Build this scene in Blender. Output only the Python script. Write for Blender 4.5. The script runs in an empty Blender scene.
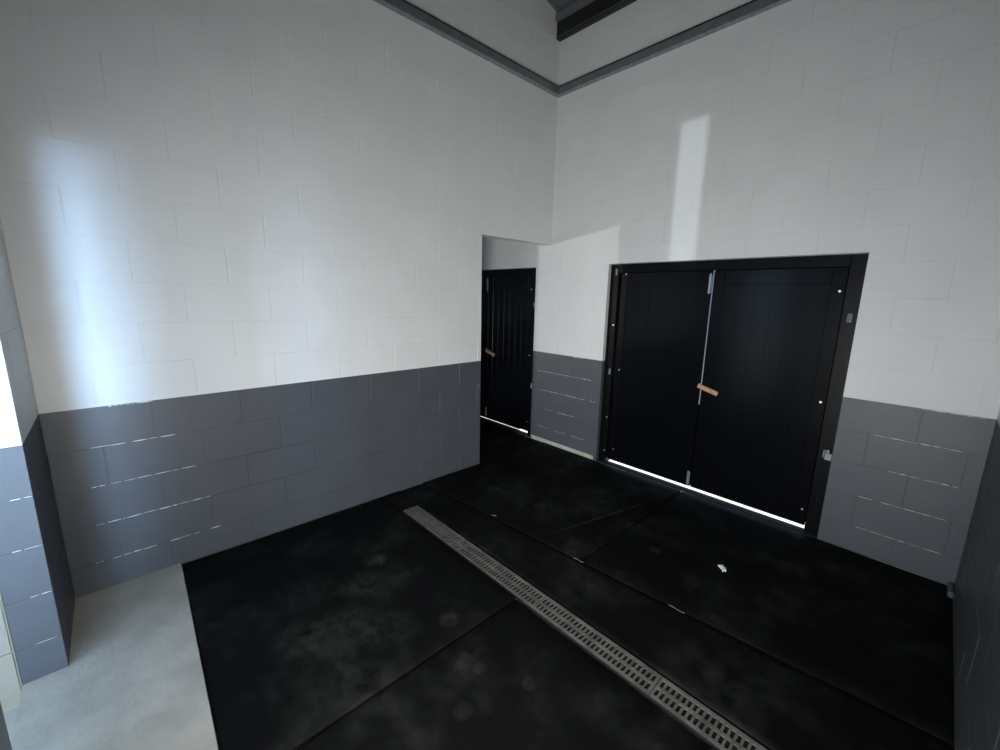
import bpy, bmesh, math, random
from mathutils import Vector, Matrix
from math import radians as R
random.seed(7)
S = bpy.context.scene
C = S.collection

# ------------------------------------------------------------------ camera
F_PX, YAW, PITCH, ROLL = 413.64, R(46.695), R(-10.936), R(1.174)
CAM = Vector((3.0878, -3.6499, 1.7261))
fw = Vector((-math.sin(YAW)*math.cos(PITCH), math.cos(YAW)*math.cos(PITCH), math.sin(PITCH)))
rt = Vector((math.cos(YAW), math.sin(YAW), 0)); up = rt.cross(fw)
rt2 = rt*math.cos(ROLL) + up*math.sin(ROLL); up2 = -rt*math.sin(ROLL) + up*math.cos(ROLL)
cd = bpy.data.cameras.new('camera'); cd.sensor_width = 36; cd.lens = F_PX*36/1000; cd.clip_start = .01
cam = bpy.data.objects.new('camera', cd); C.objects.link(cam); S.camera = cam
M = Matrix((rt2, up2, -fw)).transposed().to_4x4(); M.translation = CAM; cam.matrix_world = M

# ------------------------------------------------------------------ light
S.view_settings.view_transform = 'Standard'; S.view_settings.look = 'None'
S.view_settings.gamma = 1; S.view_settings.exposure = 0.34; S.view_settings.use_curve_mapping = False
W = bpy.data.worlds.new('sky'); S.world = W; W.use_nodes = True
bg = W.node_tree.nodes['Background']; bg.inputs[0].default_value = (.50, .73, 1, 1); bg.inputs[1].default_value = 2.2

def lamp(kind, name, loc, direction, energy, color=(1, 1, 1), **kw):
    d = bpy.data.lights.new(name, kind); d.energy = energy; d.color = color
    for k, v in kw.items(): setattr(d, k, v)
    o = bpy.data.objects.new(name, d); C.objects.link(o); o.location = loc
    o.rotation_euler = Vector(direction).to_track_quat('-Z', 'Y').to_euler()
    return o
# the sun stands beyond the double doors: yard behind them is bright, the front yard lies in the building's shade
lamp('SUN', 'sun', (0, 6, 8), (-.15, -.62, -.77), 9.0, (1, .97, .9), angle=R(.5))
# lamps added out of view in the front yard to cast the light patches indoors
lamp('SPOT', 'added_spot_beside_next_doorway', (-4.76, -6.0, 1.58), (5.1, 6.0, -.3), 330, (1, .99, .95), spot_size=R(50), spot_blend=.3, shadow_soft_size=.012)
lamp('SPOT', 'added_spot_in_yard', (1.92, -8.0, 1.47), (-.17, 8, 1.2), 500, (.84, .92, 1), spot_size=R(11), spot_blend=.12, shadow_soft_size=.03)
g = lamp('AREA', 'added_blue_lamp_in_yard', (4.2, -5.06, 1.15), (-3.4, 1.08, .05), 10.5, (.44, .68, 1), shape='RECTANGLE', size=.95, size_y=1.9)  # blue area lamp added to light the strip on the left wall
g.data.spread = R(30)
# daylight coming in at the open doorway behind the camera
p = lamp('AREA', 'daylight_in_doorway', (2.96, -4.02, .85), (-1.0, 1, -.30), 62, (1, .985, .955), shape='RECTANGLE', size=.66, size_y=1.6); p.data.spread = R(140)

# ------------------------------------------------------------------ materials
def mat(name, col, rough=.5, metal=0, bump=0, bscale=60, var=0, vscale=3, spec=.5):
    m = bpy.data.materials.new(name); m.use_nodes = True
    nt = m.node_tree; b = nt.nodes['Principled BSDF']; L = nt.links
    b.inputs['Base Color'].default_value = (*col, 1); b.inputs['Roughness'].default_value = rough
    b.inputs['Metallic'].default_value = metal; b.inputs['Specular IOR Level'].default_value = spec
    tc = nt.nodes.new('ShaderNodeTexCoord'); geo = nt.nodes.new('ShaderNodeNewGeometry')
    if var:
        n = nt.nodes.new('ShaderNodeTexNoise'); n.inputs['Scale'].default_value = vscale; n.inputs['Detail'].default_value = 6
        L.new(geo.outputs['Position'], n.inputs['Vector'])
        r = nt.nodes.new('ShaderNodeMapRange'); r.inputs[1].default_value = .3; r.inputs[2].default_value = .7
        r.inputs[3].default_value = 1-var; r.inputs[4].default_value = 1+var; L.new(n.outputs['Fac'], r.inputs[0])
        v = nt.nodes.new('ShaderNodeVectorMath'); v.operation = 'SCALE'; v.inputs[0].default_value = col
        L.new(r.outputs[0], v.inputs['Scale']); L.new(v.outputs[0], b.inputs['Base Color'])
    if bump:
        n = nt.nodes.new('ShaderNodeTexNoise'); n.inputs['Scale'].default_value = bscale; n.inputs['Detail'].default_value = 5
        L.new(geo.outputs['Position'], n.inputs['Vector'])
        bp = nt.nodes.new('ShaderNodeBump'); bp.inputs['Strength'].default_value = bump; bp.inputs['Distance'].default_value = .004
        L.new(n.outputs['Fac'], bp.inputs['Height']); L.new(bp.outputs[0], b.inputs['Normal'])
    return m
m_white = mat('white_wall_paint', (.735, .745, .74), .55, bump=.35, bscale=70, var=.03, vscale=2.5)
m_grey = mat('grey_dado_paint', (.072, .079, .092), .45, bump=.18, bscale=70, var=.07, vscale=4)
m_cream = mat('cream_masonry_paint', (.28, .265, .22), .7, bump=.4, bscale=50)
m_mortar = mat('bare_mortar', (.82, .82, .80), .9)
m_conc = mat('concrete', (.37, .36, .325), .8, bump=.5, bscale=40, var=.16, vscale=5)
m_kerb = mat('kerb_concrete', (.42, .42, .36), .8, bump=.4, bscale=50, var=.15, vscale=9)
m_black = mat('black_door_paint', (.0028, .0032, .0045), .2, bump=.06, bscale=10, spec=.17)
m_frame = mat('black_frame_paint', (.003, .0033, .004), .35, bump=.2, bscale=40, spec=.12)
m_steel = mat('galvanised_steel', (.33, .35, .37), .45, .7, var=.2, vscale=30)
m_trunk = mat('grey_steel_trunking', (.22, .235, .24), .45, .5, var=.15, vscale=12)
m_bolt = mat('bright_bolt_steel', (.7, .7, .7), .3, .9)
m_wood = mat('bare_wood', (.52, .31, .16), .6, var=.15, vscale=40)
m_roof = mat('grey_roof_sheet', (.16, .165, .18), .6, .1)
m_purlin = mat('dark_purlin_steel', (.012, .013, .014), .5)
m_lip = mat('purlin_flange_steel', (.09, .095, .1), .5, .2)
m_grate = mat('galvanised_grate', (.125, .125, .11), .6, .25, var=.35, vscale=14)
m_drain = mat('drain_channel_inside', (.008, .008, .008), .9)
m_dust = mat('dry_dirt', (.085, .085, .072), .95, var=.7, vscale=60)
m_litter = mat('pale_scrap', (.75, .76, .74), .7)
m_straw = mat('straw', (.16, .15, .11), .8)
m_yard = mat('yard_concrete', (.42, .41, .38), .85, var=.1, vscale=2)
m_earth = mat('dark_yard_tarmac', (.03, .03, .032), .9)

def rubber():
    m = bpy.data.materials.new('black_rubber_mat'); m.use_nodes = True
    nt = m.node_tree; b = nt.nodes['Principled BSDF']; L = nt.links
    geo = nt.nodes.new('ShaderNodeNewGeometry'); P = geo.outputs['Position']
    def noise(sc, det, lo, hi, ro=.55):
        n = nt.nodes.new('ShaderNodeTexNoise'); n.inputs['Scale'].default_value = sc; n.inputs['Detail'].default_value = det
        n.inputs['Roughness'].default_value = ro; L.new(P, n.inputs['Vector'])
        r = nt.nodes.new('ShaderNodeMapRange'); r.inputs[1].default_value = lo; r.inputs[2].default_value = hi; L.new(n.outputs['Fac'], r.inputs[0]); return r.outputs[0]
    def math_(op, a, c):
        n = nt.nodes.new('ShaderNodeMath'); n.operation = op
        for i, x in enumerate((a, c)):
            if isinstance(x, (int, float)): n.inputs[i].default_value = x
            else: L.new(x, n.inputs[i])
        return n.outputs[0]
    dust = math_('MULTIPLY', noise(2.1, 4, .46, .78), noise(8, 8, .36, .78, .6))
    # round hoof-dust marks and a scuffed patch on the mats
    for (x, y, rad, k) in SPOTS:
        d = nt.nodes.new('ShaderNodeVectorMath'); d.operation = 'DISTANCE'; L.new(P, d.inputs[0]); d.inputs[1].default_value = (x, y, 0)
        r = nt.nodes.new('ShaderNodeMapRange'); r.inputs[1].default_value = rad; r.inputs[2].default_value = rad*.5; r.inputs[3].default_value = 0; r.inputs[4].default_value = k
        L.new(d.outputs['Value'], r.inputs[0])
        dust = math_('ADD', dust, math_('MULTIPLY', r.outputs[0], noise(18, 8, .35, .62, .7)))
    mx = nt.nodes.new('ShaderNodeMix'); mx.data_type = 'RGBA'; mx.inputs['A'].default_value = (.0022, .0024, .0026, 1); mx.inputs['B'].default_value = (.036, .038, .034, 1)
    mx.clamp_factor = True; L.new(dust, mx.inputs['Factor']); L.new(mx.outputs['Result'], b.inputs['Base Color'])
    b.inputs['Roughness'].default_value = .72; b.inputs['Specular IOR Level'].default_value = .10
    n = nt.nodes.new('ShaderNodeTexNoise'); n.inputs['Scale'].default_value = 90; L.new(P, n.inputs['Vector'])
    bp = nt.nodes.new('ShaderNodeBump'); bp.inputs['Strength'].default_value = .5; bp.inputs['Distance'].default_value = .003
    L.new(n.outputs['Fac'], bp.inputs['Height']); L.new(bp.outputs[0], b.inputs['Normal'])
    return m
SPOTS = [(.78, -2.56, .085, .75), (.95, -2.72, .16, .4), (1.2, -2.95, .22, .38), (1.35, -2.75, .16, .3), (1.5, -2.5, .07, .5), (1.1, -3.15, .16, .3), (.8, -3.0, .2, .22),
         (1.75, -2.6, .06, .35), (1.84, -2.57, .04, .35), (1.95, -2.75, .05, .3), (2.05, -2.45, .04, .35), (1.25, -.75, .3, .25), (1.75, -.9, .12, .22), (1.95, -1.05, .05, .5), (.7, -1.2, .25, .2)]
m_rubber = rubber()

# ------------------------------------------------------------------ helpers
def link(name, me, m=None, parent=None, loc=(0, 0, 0)):
    o = bpy.data.objects.new(name, me); C.objects.link(o); o.location = loc
    if m is not None and me is not None and not me.materials: me.materials.append(m)
    if parent: o.parent = parent
    return o
def box(bm, x0, x1, y0, y1, z0, z1, rot=None, piv=None):
    vs = [bm.verts.new((x, y, z)) for x in (x0, x1) for y in (y0, y1) for z in (z0, z1)]
    for f in ((0, 1, 3, 2), (4, 6, 7, 5), (0, 4, 5, 1), (2, 3, 7, 6), (0, 2, 6, 4), (1, 5, 7, 3)): bm.faces.new([vs[i] for i in f])
    if rot: bmesh.ops.rotate(bm, verts=vs, cent=piv or ((x0+x1)/2, (y0+y1)/2, (z0+z1)/2), matrix=rot)
    return vs
def fin(bm, name, m, parent=None, bev=0, smooth=False, origin=None):
    if bev: bmesh.ops.bevel(bm, geom=bm.edges[:], offset=bev, segments=1, affect='EDGES', profile=.5)
    bmesh.ops.recalc_face_normals(bm, faces=bm.faces[:])
    if origin: bmesh.ops.translate(bm, verts=bm.verts[:], vec=-Vector(origin))
    me = bpy.data.meshes.new(name); bm.to_mesh(me); bm.free()
    if smooth: me.polygons.foreach_set('use_smooth', [True]*len(me.polygons))
    return link(name, me, m, parent, origin or (0, 0, 0))
def boxes(name, m, lst, parent=None, bev=0, origin=None):
    bm = bmesh.new()
    for b in lst: box(bm, *b)
    return fin(bm, name, m, parent, bev, origin=origin)
def tag(o, label, cat, group=None, kind=None):
    if label: o['label'] = label
    if cat: o['category'] = cat
    if group: o['group'] = group
    if kind: o['kind'] = kind
    return o
def empty(name, loc=(0, 0, 0)):
    o = bpy.data.objects.new(name, None); C.objects.link(o); o.location = loc; o.empty_display_size = .1; return o
def cyl(bm, p0, p1, r, n=12, r2=None):
    p0, p1 = Vector(p0), Vector(p1); d = p1-p0
    q = d.to_track_quat('Z', 'Y').to_matrix().to_4x4(); q.translation = (p0+p1)/2
    bmesh.ops.create_cone(bm, cap_ends=True, segments=n, radius1=r, radius2=r if r2 is None else r2, depth=d.length, matrix=q)

# ------------------------------------------------------------------ measures (metres, floor top = 0)
B, DADO = .225, 1.0814
WX, YB, STUB, TH = 3.378, -3.971, .58, .14
OPY, OPZ = -1.005, 2.28            # pass-through in left wall
DX0, DX1, DZ = .745, 2.685, 2.048  # double doors
NX1 = -.215                        # right edge of the next stall's doors
NX0 = NX1-1.94
TOP = 4.47
def roof_z(y): return 4.47 + .24*(-y)

# ------------------------------------------------------------------ setting: shells behind the blocks
def struct(name, m, lst, label=None):
    if m is m_white:
        lst = [q for b in lst for q in ([(*b[:4], b[4], DADO), (*b[:4], DADO, b[5])] if b[4] < DADO < b[5] else [b])]
    o = boxes(name, m, lst); o['kind'] = 'structure'
    if m is m_white:
        o.data.materials.append(m_grey)
        for p_ in o.data.polygons:
            if p_.center.z < DADO-.0001: p_.material_index = 1
    if label: o['label'] = label
    return o
floor = struct('floor', m_conc, [(-3.6, WX, -3.59, 0, -.12, -.02), (-3.6, WX+.1, YB-TH, -3.6, -.12, .012), (-3.6, WX+.1, 0, .15, -.12, -.005)], 'concrete floor, bare as a pale strip across the lower left')
bm = bmesh.new(); bm.from_mesh(floor.data); vs = [bm.verts.new(p) for p in ((-3.6, -3.6, .012), (WX+.1, -3.6, .012), (WX+.1, -3.594, .012), (0, -3.497, .012), (-3.6, -3.497, .012))]
f_ = bm.faces.new(vs); r_ = bmesh.ops.extrude_face_region(bm, geom=[f_]); bmesh.ops.translate(bm, verts=[v for v in r_['geom'] if isinstance(v, bmesh.types.BMVert)], vec=(0, 0, -.13))
bmesh.ops.recalc_face_normals(bm, faces=bm.faces[:]); bm.to_mesh(floor.data); bm.free()
core = .0022
wl = struct('wall_left', m_white, [(-.10, -core, YB, OPY, -.1, 5.4), (-.10, -core, OPY, 0, OPZ, 4.6)], 'blockwork partition painted white above a grey dado, passage at far end')
wf = struct('wall_far', m_white, [(-.10-.0+NX1+.1, DX0, core, TH, -.02, 4.6), (DX0, DX1, core, TH, DZ, 4.6), (DX1, WX+.1, core, TH, -.02, 4.6),
                                 (NX0, NX1, core, TH, DZ, 4.6), (-3.6, NX0, core, TH, -.02, 4.6)], 'blockwork wall painted white above grey, with black double doors')
wr = struct('wall_right', m_white, [(WX+core, WX+.1, YB-TH, 0, -.1, 5.4)], 'blockwork wall at the right edge, grey dado')
wn = struct('wall_front', m_white, [(0, STUB-core, YB-TH, YB-core, .012, 5.4), (STUB-core, WX, YB-TH, YB, 2.32, 5.4), (1.75, 2.62, YB-TH, YB, .012, 2.32), (3.3, WX, YB-TH, YB, .012, 2.32),  # unseen middle pier and next stall's jamb are placed to trim the lamp beams
                                    (-3.6, -3.32, YB-TH, YB, 0.012, 5.4), (-3.32, 0, YB-TH, YB, 2.32, 5.4), (-2.45, 0, YB-TH, YB, .012, 2.32)], 'short stub of front wall at left edge, bright on its end')
ws = struct('wall_next_stall', m_white, [(-3.7, -3.6, YB-TH, TH, -.1, 5.4)])

def yard(name, x0, x1, y0, y1, z, m, label): 
    o = boxes(name, m, [(x0, x1, y0, y1, z-.1, z)]); o['kind'] = 'structure'; o['label'] = label; return o
yard('front_yard_ground', -12, 14, -22, YB-TH, -.09, m_yard, 'yard ground outside the front doorway')
yard('back_yard_ground', -12, 14, TH+.01, 14, -.02, m_yard, 'sunlit yard ground seen as a bright line under the doors')

# ------------------------------------------------------------------ block faces
cache = {}; CH = [.0014]
def block_mesh(poly, m, t=core, ch=.0014):
    ch = CH[0]
    """face polygon (a,b) in wall plane -> slab t thick with chamfered arris, local: a right, b up, depth toward viewer +n"""
    key = (tuple((round(a, 4), round(b, 4)) for a, b in poly), m.name, t, CH[0])
    if key in cache: return cache[key]
    bm = bmesh.new()
    n = len(poly); cx = sum(p[0] for p in poly)/n; cy = sum(p[1] for p in poly)/n
    back = [bm.verts.new((a, 0, b)) for a, b in poly]
    midd = [bm.verts.new((a, -(t-ch), b)) for a, b in poly]
    # inset
    fr = []
    for i in range(n):
        p0, p1, p2 = Vector(poly[i-1]), Vector(poly[i]), Vector(poly[(i+1) % n])
        e1 = (p1-p0).normalized(); e2 = (p2-p1).normalized()
        n1 = Vector((-e1.y, e1.x)); n2 = Vector((-e2.y, e2.x))
        q = p1 + Vector(((n1.x+n2.x)*ch, (n1.y+n2.y)*ch*.4))
        fr.append(bm.verts.new((q.x, -t, q.y)))
    bm.faces.new(fr)
    for i in range(n):
        j = (i+1) % n
        bm.faces.new((back[i], back[j], midd[j], midd[i])); bm.faces.new((midd[i], midd[j], fr[j], fr[i]))
    me = bpy.data.meshes.new('block'); bm.to_mesh(me); bm.free(); me.materials.append(m); cache[key] = me
    return me
def clip_poly(a0, a1, b0, b1, hole):
    """rectangle minus a door hole (h0,h1,ht) standing on the floor -> list of polygons (ccw)"""
    h0, h1, ht = hole
    if a1 <= h0 or a0 >= h1 or b0 >= ht: return [[(a0, b0), (a1, b0), (a1, b1), (a0, b1)]]
    if b1 <= ht:
        o = []
        if a0 < h0-.012: o.append([(a0, b0), (h0, b0), (h0, b1), (a0, b1)])
        if a1 > h1+.012: o.append([(h1, b0), (a1, b0), (a1, b1), (h1, b1)])
        return o
    if a0 >= h0 and a1 <= h1: return [[(a0, ht), (a1, ht), (a1, b1), (a0, b1)]]
    if a0 < h0-.012 and a1 <= h1: return [[(a0, b0), (h0, b0), (h0, ht), (a1, ht), (a1, b1), (a0, b1)]]
    if a1 > h1+.012 and a0 >= h0: return [[(a0, ht), (h1, ht), (h1, b0), (a1, b0), (a1, b1), (a0, b1)]]
    return [[(max(a0, h0), ht), (min(a1, h1), ht), (min(a1, h1), b1), (max(a0, h0), b1)]]
jh, jv = .0009, .0024   # half joints (bed / head)
def lay(parent, plane, amin, amax, zmin, zmax, off, holes, place, skip=lambda a, z: False, split=True):
    """place(a,b) -> location; rotation by plane"""
    rotz = {'far': 0, 'left': R(90), 'front': R(180), 'right': R(-90), 'end': R(90)}[plane]
    for n in range(-5, 19):
        z0, z1 = DADO+B*n, DADO+B*(n+1)
        z0, z1 = max(z0, zmin), min(z1, zmax)
        if z1-z0 < .03: continue
        a = off + (0 if n % 2 else B) - 40*.45
        while a < amax:
            a0, a1 = max(a, amin), min(a+.45, amax); a += .45
            if a1-a0 < .03 or skip((a0+a1)/2, (z0+z1)/2): continue
            r = [(a0+(jv if a0 > amin else 0), a1-(jv if a1 < amax else 0), z0+jh*(z0 > zmin), z1-jh)]
            polys = [[(r[0][0], r[0][2]), (r[0][1], r[0][2]), (r[0][1], r[0][3]), (r[0][0], r[0][3])]]
            for h in holes:
                if len(polys) == 1 and len(polys[0]) == 4:
                    q = polys[0]; polys = clip_poly(q[0][0], q[1][0], q[0][1], q[2][1], h)
            m = m_grey if z1 <= DADO+.01 else m_white
            for pl in polys:
                o0 = pl[0]; loc = place(o0[0], o0[1])
                me = block_mesh([(p[0]-o0[0], p[1]-o0[1]) for p in pl], m)
                o = bpy.data.objects.new('block', me); C.objects.link(o); o.parent = parent
                dn = random.uniform(-.0006, .0006)
                o.rotation_euler = (random.uniform(-.0022, .0022), 0, rotz + random.uniform(-.0012, .0012))
                v = Matrix.Rotation(rotz, 3, 'Z') @ Vector((0, dn, 0)); o.location = Vector(loc)+v
# far wall: a = x, viewer toward -y
lay(wf, 'far', NX0-.05, WX, .0, 4.45, -.07, [(DX0, DX1, DZ), (NX0, NX1, DZ)], lambda a, b: (a, core, b), skip=lambda a, z: a < -.3 and z > 2.7)
# left wall: normal +x ; a = y (rotation +90: local x -> +y, local -y -> +x)
CH[0] = .0036; jv = .0030
lay(wl, 'left', YB, 0, .0, 4.45, -2.6286, [(OPY, .01, OPZ)], lambda a, b: (-core, a, b))
CH[0] = .0014; jv = .0024
# stub of the front wall, facing the room (+y) and its end (+x)
lay(wn, 'front', -STUB, 0, .012, 3.3, -.45, [], lambda a, b: (-a, YB-core, b))
lay(wn, 'end', YB-TH, YB, .012, 3.3, YB-TH-.05, [], lambda a, b: (STUB-core, a, b), skip=lambda a, z: False)
# right wall facing -x
lay(wr, 'right', 0, -YB, .0, 2.3, .1, [], lambda a, b: (WX+core, -a, b))

# bare mortar showing as broken white dashes in the bed joints of the dado
def dashes(parent, place, runs, seed):
    rnd = random.Random(seed); bm = bmesh.new()
    for a0, a1, z, dens in runs:
        a = a0
        while a < a1:
            t = (a-a0)/(a1-a0); ln = min(rnd.uniform(.012, .08), a1-a+.001)
            if rnd.random() < 1.25*dens*(1-abs(2*t-1)**4):
                h = rnd.uniform(.0007, .0024); zc = z+rnd.uniform(-.0012, .0012)
                pts = [place(a, zc-h*.6), place(a+ln*.5, zc-h), place(a+ln, zc-h*.4), place(a+ln, zc+h*.4), place(a+ln*.5, zc+h), place(a, zc+h*.5)]
                bm.faces.new([bm.verts.new(p) for p in pts])
            a += ln+rnd.uniform(.002, .010)
    r = bmesh.ops.extrude_face_region(bm, geom=bm.faces[:])
    n = (Vector(place(0, 0, 1))-Vector(place(0, 0)))
    bmesh.ops.translate(bm, verts=[v for v in r['geom'] if isinstance(v, bmesh.types.BMVert)], vec=n*.001)
    o = fin(bm, 'mortar_chips', m_mortar, parent); o['kind'] = 'stuff'; o['label'] = 'bare white mortar showing in the joints'
D = lambda n: DADO+B*n
dashes(wf, lambda a, z, k=0: (a, .0002-.0010*k, z), [(2.74, 3.34, D(-1), .85), (2.75, 3.37, D(-2), .8), (2.75, 3.37, D(-3), .8), (2.78, 3.37, D(-4), .75), (2.72, 3.34, D(0)-.004, .85),
       (-.18, .62, D(-1), .8), (-.18, .70, D(-2), .75), (-.18, .62, D(-3), .7), (-.16, .6, D(-4), .55), (-.15, .68, D(0)-.004, .45)], 3)
dashes(wl, lambda a, z, k=0: (-.0002+.0010*k, a, z), [(-3.86, -3.32, D(0)-.004, .7), (-3.93, -3.34, D(-1), .75), (-3.90, -3.32, D(-2), .75), (-3.95, -3.30, D(-3), .85), (-3.92, -3.2, D(-4), .75)], 5)
dashes(wn, lambda a, z, k=0: (STUB-.0002+.0010*k, a, z), [(YB-TH+.004, YB-.004, D(-1), .9), (YB-TH+.004, YB-.004, D(-2), .9), (YB-TH+.004, YB-.004, D(-3), .8), (YB-TH+.004, YB-.004, D(-4), .9)], 6)

# kerb under the pier between the doors
k = boxes('kerb', m_kerb, [(NX1+.02, DX0-.03, -.012, core, -.02, .042)], wf, .006); k['label'] = 'pale concrete kerb under the narrow pier'
# dark dado of the right wall meets a lump of mortar in the corner
k = boxes('corner_haunch', m_grey, [(WX-.03, WX, -.16, -.01, -.02, .03)], wr, .01)
# exterior return beyond the stub, cream painted
wo = struct('wall_outside', m_cream, [(-.4, STUB-.012, YB-TH-.7, YB-TH-.004, -.1, 5.2)], 'cream painted outside wall beyond the grey stub')
for i in range(-5, 10):
    z0, z1 = max(D(i), -.09), D(i+1)
    if z1-z0 < .05: continue
    for a0, a1 in ((YB-TH-.7, YB-TH-.3), (YB-TH-.3, YB-TH-.006)):
        bb = boxes('block', m_cream, [(STUB-.014, STUB-.006, a0+.003, a1-.003, z0+.003, z1-.003)], wo, .002)

# ------------------------------------------------------------------ roof and purlin
bm = bmesh.new(); pitch_w = .2; prof = []
x = -3.7
while x < 3.6:
    prof += [(x, 0), (x+.11, 0), (x+.13, .032), (x+.18, .032)]; x += pitch_w
rows = []
for y in (.35, -4.7):
    rows.append([bm.verts.new((px, y, roof_z(y)+pz)) for px, pz in prof])
for i in range(len(prof)-1): bm.faces.new((rows[0][i], rows[0][i+1], rows[1][i+1], rows[1][i]))
r = bmesh.ops.extrude_face_region(bm, geom=bm.faces[:]); bmesh.ops.translate(bm, verts=[v for v in r['geom'] if isinstance(v, bmesh.types.BMVert)], vec=(0, 0, .012))
ceil = fin(bm, 'ceiling', m_roof); tag(ceil, 'grey ribbed roof sheeting above the far corner', None, kind='structure')
pu = empty('roof_purlin', (0, 0, 4.27)); tag(pu, 'dark steel purlin under the roof along the top of the far wall', 'roof beam')
def pbox(name, m, b, bev=.002): 
    o = boxes(name, m, [b], None, bev, origin=(0, 0, 4.27)); o.parent = pu; o.location = (0, 0, 0); return o
pbox('web', m_purlin, (.0, WX, -.058, -.050, 4.258, 4.40))
pbox('upper_flange', m_roof, (.0, WX, -.088, -.050, 4.40, 4.47))
pbox('bottom_flange', m_purlin, (.0, WX, -.058, -.002, 4.250, 4.257))
pbox('lip', m_lip, (.0, WX, -.064, -.058, 4.260, 4.272))
pbox('packer', m_purlin, (.01, WX, -.048, -.002, 4.259, 4.46))

# ------------------------------------------------------------------ steel trunking round the walls
def trunk(label, along, a0, a1):
    ZC = 3.775
    t = empty('cable_trunking', (0, 0, ZC-.035)); tag(t, label, 'cable trunking')
    def bx(name, m, d0, d1, z0, z1, s0=a0, s1=a1):
        b = (s0, s1, -d1, -d0, z0, z1) if along == 'x' else (d0, d1, s0, s1, z0, z1)
        o = boxes(name, m, [b], None, .0015, origin=(0, 0, ZC-.035)); o.parent = t; o.location = (0, 0, 0)
    bx('body', m_frame, .001, .045, ZC-.030, ZC+.047)  # near-black band above the lid puts the shadow line into the colour
    bx('lid', m_trunk, .045, .050, ZC-.030, ZC+.034)
    bx('lower_lip', m_steel, .002, .054, ZC-.036, ZC-.029)  # paler steel paints in the lit lower edge
    n = 0
    s = a1
    while s < a1-.2:
        bx('coupler', m_steel, .049, .052, ZC-.02, ZC+.04, s, s+.05); s += 1.5
trunk('grey steel trunking running along the far wall above the double doors', 'x', .055, WX)
trunk('grey steel trunking running along the left wall high up', 'y', YB, -.055)
bm = bmesh.new(); box(bm, .0, .054, -.054, 0, 3.738, 3.826)
cb = fin(bm, 'corner_box', m_steel, None, .004, origin=(.027, -.027, 3.738)); tag(cb, 'small steel corner piece joining the two trunking runs', 'trunking corner')

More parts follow.
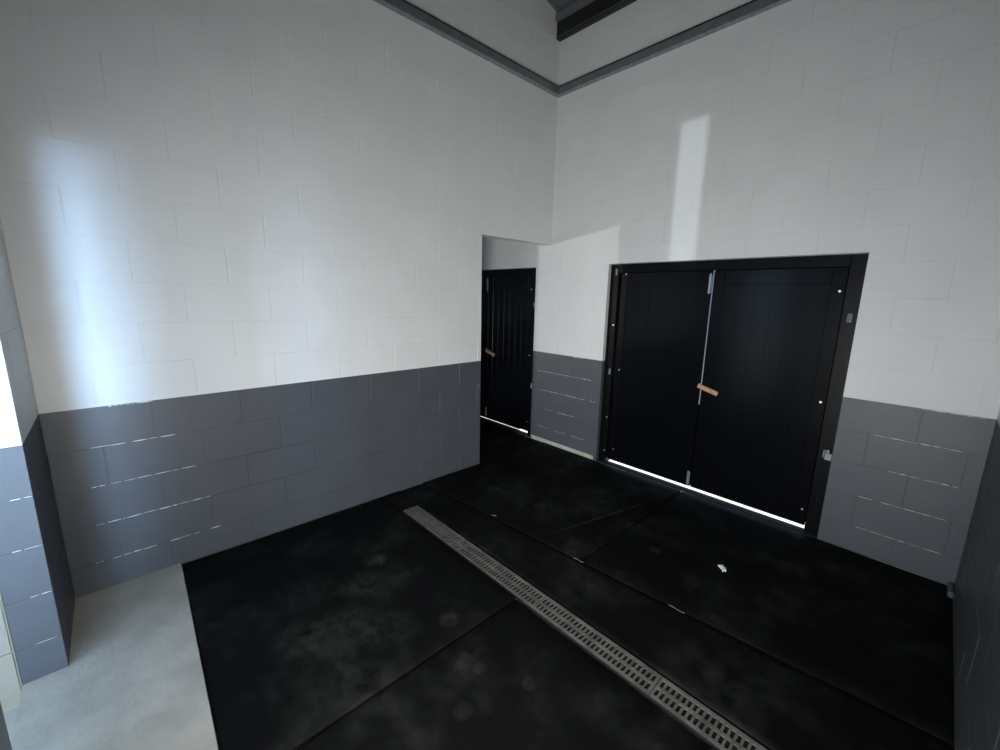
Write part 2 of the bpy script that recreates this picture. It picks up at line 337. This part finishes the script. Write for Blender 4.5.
# ------------------------------------------------------------------ double doors
def bolt_head(parent, x, y, z, r=.0055):
    bm = bmesh.new(); cyl(bm, (x, y, z), (x, y-.003, z), r*1.5, 12); cyl(bm, (x, y-.003, z), (x, y-.008, z), r, 6, r*.8)
    return fin(bm, 'bolt', m_bolt, parent, smooth=False)
def doors(name, x0, x1, mx, label):
    d = empty(name, (0, 0, 0)); d['kind'] = 'structure'; d['label'] = label
    fy, ly, bot, fwd = .045, .075, .029, .091
    f = boxes('door_frame', m_frame, [(x0, x0+fwd, fy, .13, -.01, DZ), (x1-fwd, x1, fy, .13, -.01, DZ), (x0+fwd, x1-fwd, fy, ly-.002, DZ-.085, DZ), (x0+fwd, x1-fwd, ly-.002, .13, DZ-.066, DZ)], d, .003)
    boxes('door_stop', m_frame, [(x0+fwd-.01, x0+fwd+.02, ly+.036, .13, .045, DZ-.05), (x1-fwd-.02, x1-fwd+.01, ly+.036, .13, .045, DZ-.05)], d)
    boxes('threshold', m_drain, [(x0, x1, .0005, .088, -.02, .001)], d, .001)
    boxes('gap_light_blocker', m_black, [(mx-.03, mx+.03, ly+.035, ly+.045, bot, .80)], d)  # added behind the leaf gap to block its light lower down
    if x0 < 0: boxes('sill_light_blocker', m_black, [(x0+fwd+.01, x1-fwd-.20, ly+.036, ly+.044, .0015, .08)], d)  # added to block most of the bright line under these doors
    drip = boxes('head_flashing', m_steel, [(x0+.01, x1-.005, .004, fy-.001, DZ-.006, DZ-.002)], d)
    for (a, b, side) in ((x0+fwd+.006, mx-.005, 0), (mx+.005, x1-fwd-.006, 1)):
        lf = boxes('door_leaf', m_black, [(a, b, ly+.014, ly+.034, bot, DZ-.070)], d)
        lf['label'] = 'left leaf of the pair' if side == 0 else 'right leaf of the pair'
        y0, y1, T = ly, ly+.016, DZ-.088
        sw = .085
        for bx_ in ((a, a+sw, bot, T), (b-sw, b, bot, T)):
            boxes('stile', m_black, [(bx_[0], bx_[1], y0, y1, bx_[2], bx_[3])], lf, .002)
        for z in (bot, T-.11):
            boxes('rail', m_black, [(a+sw, b-sw, y0, y1, z, z+(.14 if z == bot else .11))], lf, .002)
        n = 6; w = (b-a-2*sw)/n
        for i in range(n):
            for (z0, z1) in ((bot+.14, T-.11),):
                boxes('board', m_black, [(a+sw+i*w+.0005, a+sw+(i+1)*w-.0005, y0+.0025+random.uniform(-.0004, .0004), y1, z0+.001, z1-.001)], lf, .0004)
        hx = a+.06 if side == 0 else b-.03
        for z in ((1.95 if side == 0 else 1.80), 1.005, .155):
            bolt_head(lf, hx, y0-.001, z)
        # strap hinges on the frame side
        for z in ((1.62, .64) if side else (1.97, .98)):
            xx = x1-.045 if side else x0+.07
            bm = bmesh.new(); cyl(bm, (xx, fy-.008, z-.03), (xx, fy-.008, z+.03), .009, 10)
            box(bm, xx-.012, xx+.012, fy-.005, fy, z-.028, z+.028)
            h = fin(bm, 'hinge', m_trunk if not(side and z < 1) else m_steel, d)
        if side == 0:
            # tower bolts top and bottom of the meeting stile
            for z0, z1 in ((1.78, 1.93), (.05, .17)):
                zc = (z0+z1)/2; xb = b-.012
                bm = bmesh.new(); box(bm, xb-.016, xb+.010, y0-.003, y0, z0, z1)
                tb = fin(bm, 'tower_bolt', m_steel, d, .001)
                bm = bmesh.new(); cyl(bm, (xb-.003, y0-.010, z0-.01), (xb-.003, y0-.010, z1+.012), .0055, 10)
                for zz in (z0+.02, z1-.02): box(bm, xb-.012, xb+.006, y0-.016, y0-.003, zz-.008, zz+.008)
                fin(bm, 'bolt_rod', m_steel, tb)
    for z in (1.453, .49, .125): bolt_head(f, x0+.072, fy-.001, z, .006)
    # wooden turn button over the meeting stiles
    bx0, bx1, zb = mx-.02, mx+.155, .972
    bm = bmesh.new(); box(bm, bx0, bx1, ly-.03, ly-.006, zb-.019, zb+.019, Matrix.Rotation(R(16), 3, 'Y'), (mx+.02, ly, zb))
    tb = fin(bm, 'turn_button', m_wood, d, .003); tb['label'] = 'tilted bare wood turn button'
    bm = bmesh.new(); zz = zb; cyl(bm, (mx+.055, ly, zz-.01), (mx+.055, ly-.034, zz-.01), .005, 10); fin(bm, 'screw', m_bolt, tb)
    return d
doors('door_1', DX0, DX1, 1.712, 'black double doors in the far wall with wooden turn button')
doors('door_2', NX0, NX1, NX1-.90, "next stall's black double doors seen through the passage at left")
# loose hasp on the right jamb of the big doors
hb = boxes('hook_plate', m_trunk, [(2.640, 2.684, .015, .044, .60, .655), (2.650, 2.668, .0, .03, .655, .685)], None, .004, origin=(2.66, .044, .60))
tag(hb, 'grey metal hook plate on the right jamb of the double doors', 'hook')
# unseen panel added in the front opening to block and narrow the yard beams
boxes('unseen_beam_blocker', m_black, [(1.33, 1.635, YB-.09, YB-.05, .02, 2.3)])['kind'] = 'structure'

# ------------------------------------------------------------------ rubber mats
def mat_obj(poly, label, h=0.0, seed=0):
    ox = sum(p[0] for p in poly)/4; oy = sum(p[1] for p in poly)/4
    rnd = random.Random(seed); ph = [rnd.uniform(0, 6) for _ in range(4)]
    nx = ny = 28; bm = bmesh.new(); grid = []
    for j in range(ny+1):
        row = []
        for i in range(nx+1):
            s, t = i/nx, j/ny
            # squeeze outer rows to make a bevelled arris
            s = {0: 0, 1: .006, nx-1: .994, nx: 1}.get(i, s); t = {0: 0, 1: .006, ny-1: .994, ny: 1}.get(j, t)
            a = Vector(poly[0]).lerp(Vector(poly[1]), s); b = Vector(poly[3]).lerp(Vector(poly[2]), s); q = a.lerp(b, t)
            z = h + .0018*math.sin(q.x*3.1+ph[0])*math.sin(q.y*2.7+ph[1]) + .001*math.sin(q.x*9+ph[2])*math.sin(q.y*8+ph[3])
            if i in (0, nx) or j in (0, ny): z -= .005
            row.append(bm.verts.new((q.x, q.y, z)))
        grid.append(row)
    for j in range(ny):
        for i in range(nx): bm.faces.new((grid[j][i], grid[j][i+1], grid[j+1][i+1], grid[j+1][i]))
    edge = [e for e in bm.edges if e.is_boundary]
    r = bmesh.ops.extrude_edge_only(bm, edges=edge)
    for v in r['geom']:
        if isinstance(v, bmesh.types.BMVert): v.co.z = -.0195
    bmesh.ops.holes_fill(bm, edges=[e for e in bm.edges if e.is_boundary], sides=0)
    o = fin(bm, 'rubber_mat', m_rubber, smooth=False, origin=(ox, oy, -.0195))
    for p_ in o.data.polygons: p_.use_smooth = p_.normal.z > .9
    return tag(o, label, 'mat', 'black rubber stable mats')
mat_obj([(.004, -3.491), (1.622, -3.538), (1.629, -2.112), (.004, -2.112)], 'dusty black rubber mat beside the concrete strip and left wall', .002, 1)
mat_obj([(1.632, -3.538), (WX-.005, -3.588), (WX-.005, -2.112), (1.638, -2.112)], 'black rubber mat at lower right, in front of the drain grate', -.003, 2)
mat_obj([(.004, -1.945), (WX-.005, -1.945), (WX-.005, -1.392), (.004, -1.712)], 'long black rubber mat strip directly behind the drain grate', -.002, 3)
mat_obj([(.004, -1.700), (1.672, -1.546), (1.672, -.016), (.004, -.016)], 'black rubber mat before the passage and the left door leaf', .003, 4)
mat_obj([(1.682, -1.545), (WX-.005, -1.382), (WX-.005, -.004), (1.682, -.004)], 'black rubber mat in front of the right door leaf with a white scrap', -.001, 5)
mat_obj([(-1.55, -1.4), (-.30, -1.4), (-.30, -.01), (-1.55, -.01)], "black rubber mat in the next stall seen through the passage", .004, 6)
mat_obj([(-.292, -1.0), (-.002, -1.0), (-.002, -.016), (-.292, -.016)], "narrow black rubber mat piece lying in the passage opening", -.003, 7)
mat_obj([(.004, -2.106), (.322, -2.106), (.322, -1.951), (.004, -1.951)], "short black rubber mat piece between left wall and drain end", -.002, 8)

# ------------------------------------------------------------------ drain channel with slotted grates
DY0, DY1, DXS = -2.096, -1.962, .330
dr = empty('drain_channel', (DXS, (DY0+DY1)/2, -.02)); tag(dr, 'long narrow floor drain with slotted galvanised grates between the black mats', 'drain')
def dpart(bm, name, m): 
    o = fin(bm, name, m, None, origin=tuple(dr.location)); o.parent = dr; o.location = (0, 0, 0); return o
bm = bmesh.new()
box(bm, DXS, WX-.005, DY0-.003, DY0, -.0195, -.003); box(bm, DXS, WX-.005, DY1, DY1+.003, -.0195, -.003); box(bm, DXS-.003, DXS, DY0, DY1, -.0195, -.003)
dpart(bm, 'channel_edge', m_drain)
bm = bmesh.new(); box(bm, DXS, WX-.005, DY0, DY1, -.0198, -.0185); dpart(bm, 'channel_bed', m_drain)
GL = .70; gx = DXS+.002; gi = 0; yc = (DY0+DY1)/2
while gx < WX-.06:
    x1 = min(gx+GL, WX-.008); bm = bmesh.new(); zt, zb = -.0015+random.uniform(-.001, .001), -.008
    box(bm, gx, x1, DY0+.001, DY0+.018, zb, zt); box(bm, gx, x1, DY1-.018, DY1-.001, zb, zt); box(bm, gx, x1, yc-.008, yc+.008, zb, zt)
    x = gx
    while x < x1-.006:
        w = .0098
        xe = min(x+w, x1)
        for ya, yb_ in ((DY0+.018, yc-.008), (yc+.008, DY1-.018)): box(bm, x, xe, ya, yb_, zb, zt-.0002)
        x += .0245
    box(bm, x1-.010, x1, DY0+.018, DY1-.018, zb, zt-.0001)
    g_ = dpart(bm, 'grate', m_grate)
    gx = x1+.004; gi += 1
# grit clogging the wall end of the drain
rnd = random.Random(11); bm = bmesh.new()
for i in range(1500):
    x = DXS+.01+abs(rnd.gauss(0, .26)); y = rnd.gauss((DY0+DY1)/2-.012, .038)
    if x > 1.0 or abs(y-yc) > .064: continue
    r = rnd.uniform(.0015, .005); z = 0 
    mtx = Matrix.Translation((x, y, z-.0005)) @ Matrix.Rotation(rnd.uniform(0, 6), 4, 'Z') @ Matrix.Diagonal((r*rnd.uniform(.7, 2.2), r, r*.5, 1))
    bmesh.ops.create_icosphere(bm, subdivisions=1, radius=1, matrix=mtx)
box(bm, DXS+.002, DXS+.16, DY0+.02, DY1-.03, -.0088, -.0035)
for k_ in range(26):
    x = DXS+.02+k_*.017; y = yc+rnd.uniform(-.035, .035)
    bmesh.ops.create_icosphere(bm, subdivisions=1, radius=1, matrix=Matrix.Translation((x, y, -.005)) @ Matrix.Diagonal((.013, .016, .006, 1)))
gr = dpart(bm, 'grit', m_dust); gr['kind'] = 'stuff'; gr['label'] = 'dry grit and straw dust clogging the slots'

# ------------------------------------------------------------------ small things on the floor
# crumpled white scrap
bm = bmesh.new(); rnd = random.Random(4); bmesh.ops.create_icosphere(bm, subdivisions=3, radius=1)
for v in bm.verts:
    v.co *= 1+.25*math.sin(v.co.x*4+1)*math.cos(v.co.y*5)
    v.co = Vector((v.co.x*.030, v.co.y*.019, v.co.z*.009+.008))
    if v.co.x > .01: v.co.y -= (v.co.x-.01)*.9; v.co.x *= 1.35; 
sc = fin(bm, 'paper_scrap', m_litter, smooth=True); sc.location = (2.342, -.915, .001); sc.rotation_euler = (0, 0, R(-35)); tag(sc, 'small crumpled white scrap on the mat before the doors', 'scrap')
def straw(x, y, L_, a, label, r=.0022, m=m_straw):
    bm = bmesh.new(); N = 5
    for i in range(N):
        p0 = Vector(((i/N-.5)*L_, .004*math.sin(i*1.3), r)); p1 = Vector((((i+1)/N-.5)*L_, .004*math.sin((i+1)*1.3), r)); cyl(bm, p0, p1, r, 6)
    o = fin(bm, 'straw', m); o.location = (x, y, .0025); o.rotation_euler = (0, 0, R(a)); return tag(o, label, 'straw')
straw(.875, -1.598, .04, 42, 'pale bit of straw on the mat behind the drain end', .0022)
straw(1.665, -1.555, .07, 10, 'thin straw at the mat seam beyond the drain')
straw(2.30, -1.50, .09, 4, 'dry straw lying along the mat seam at right')
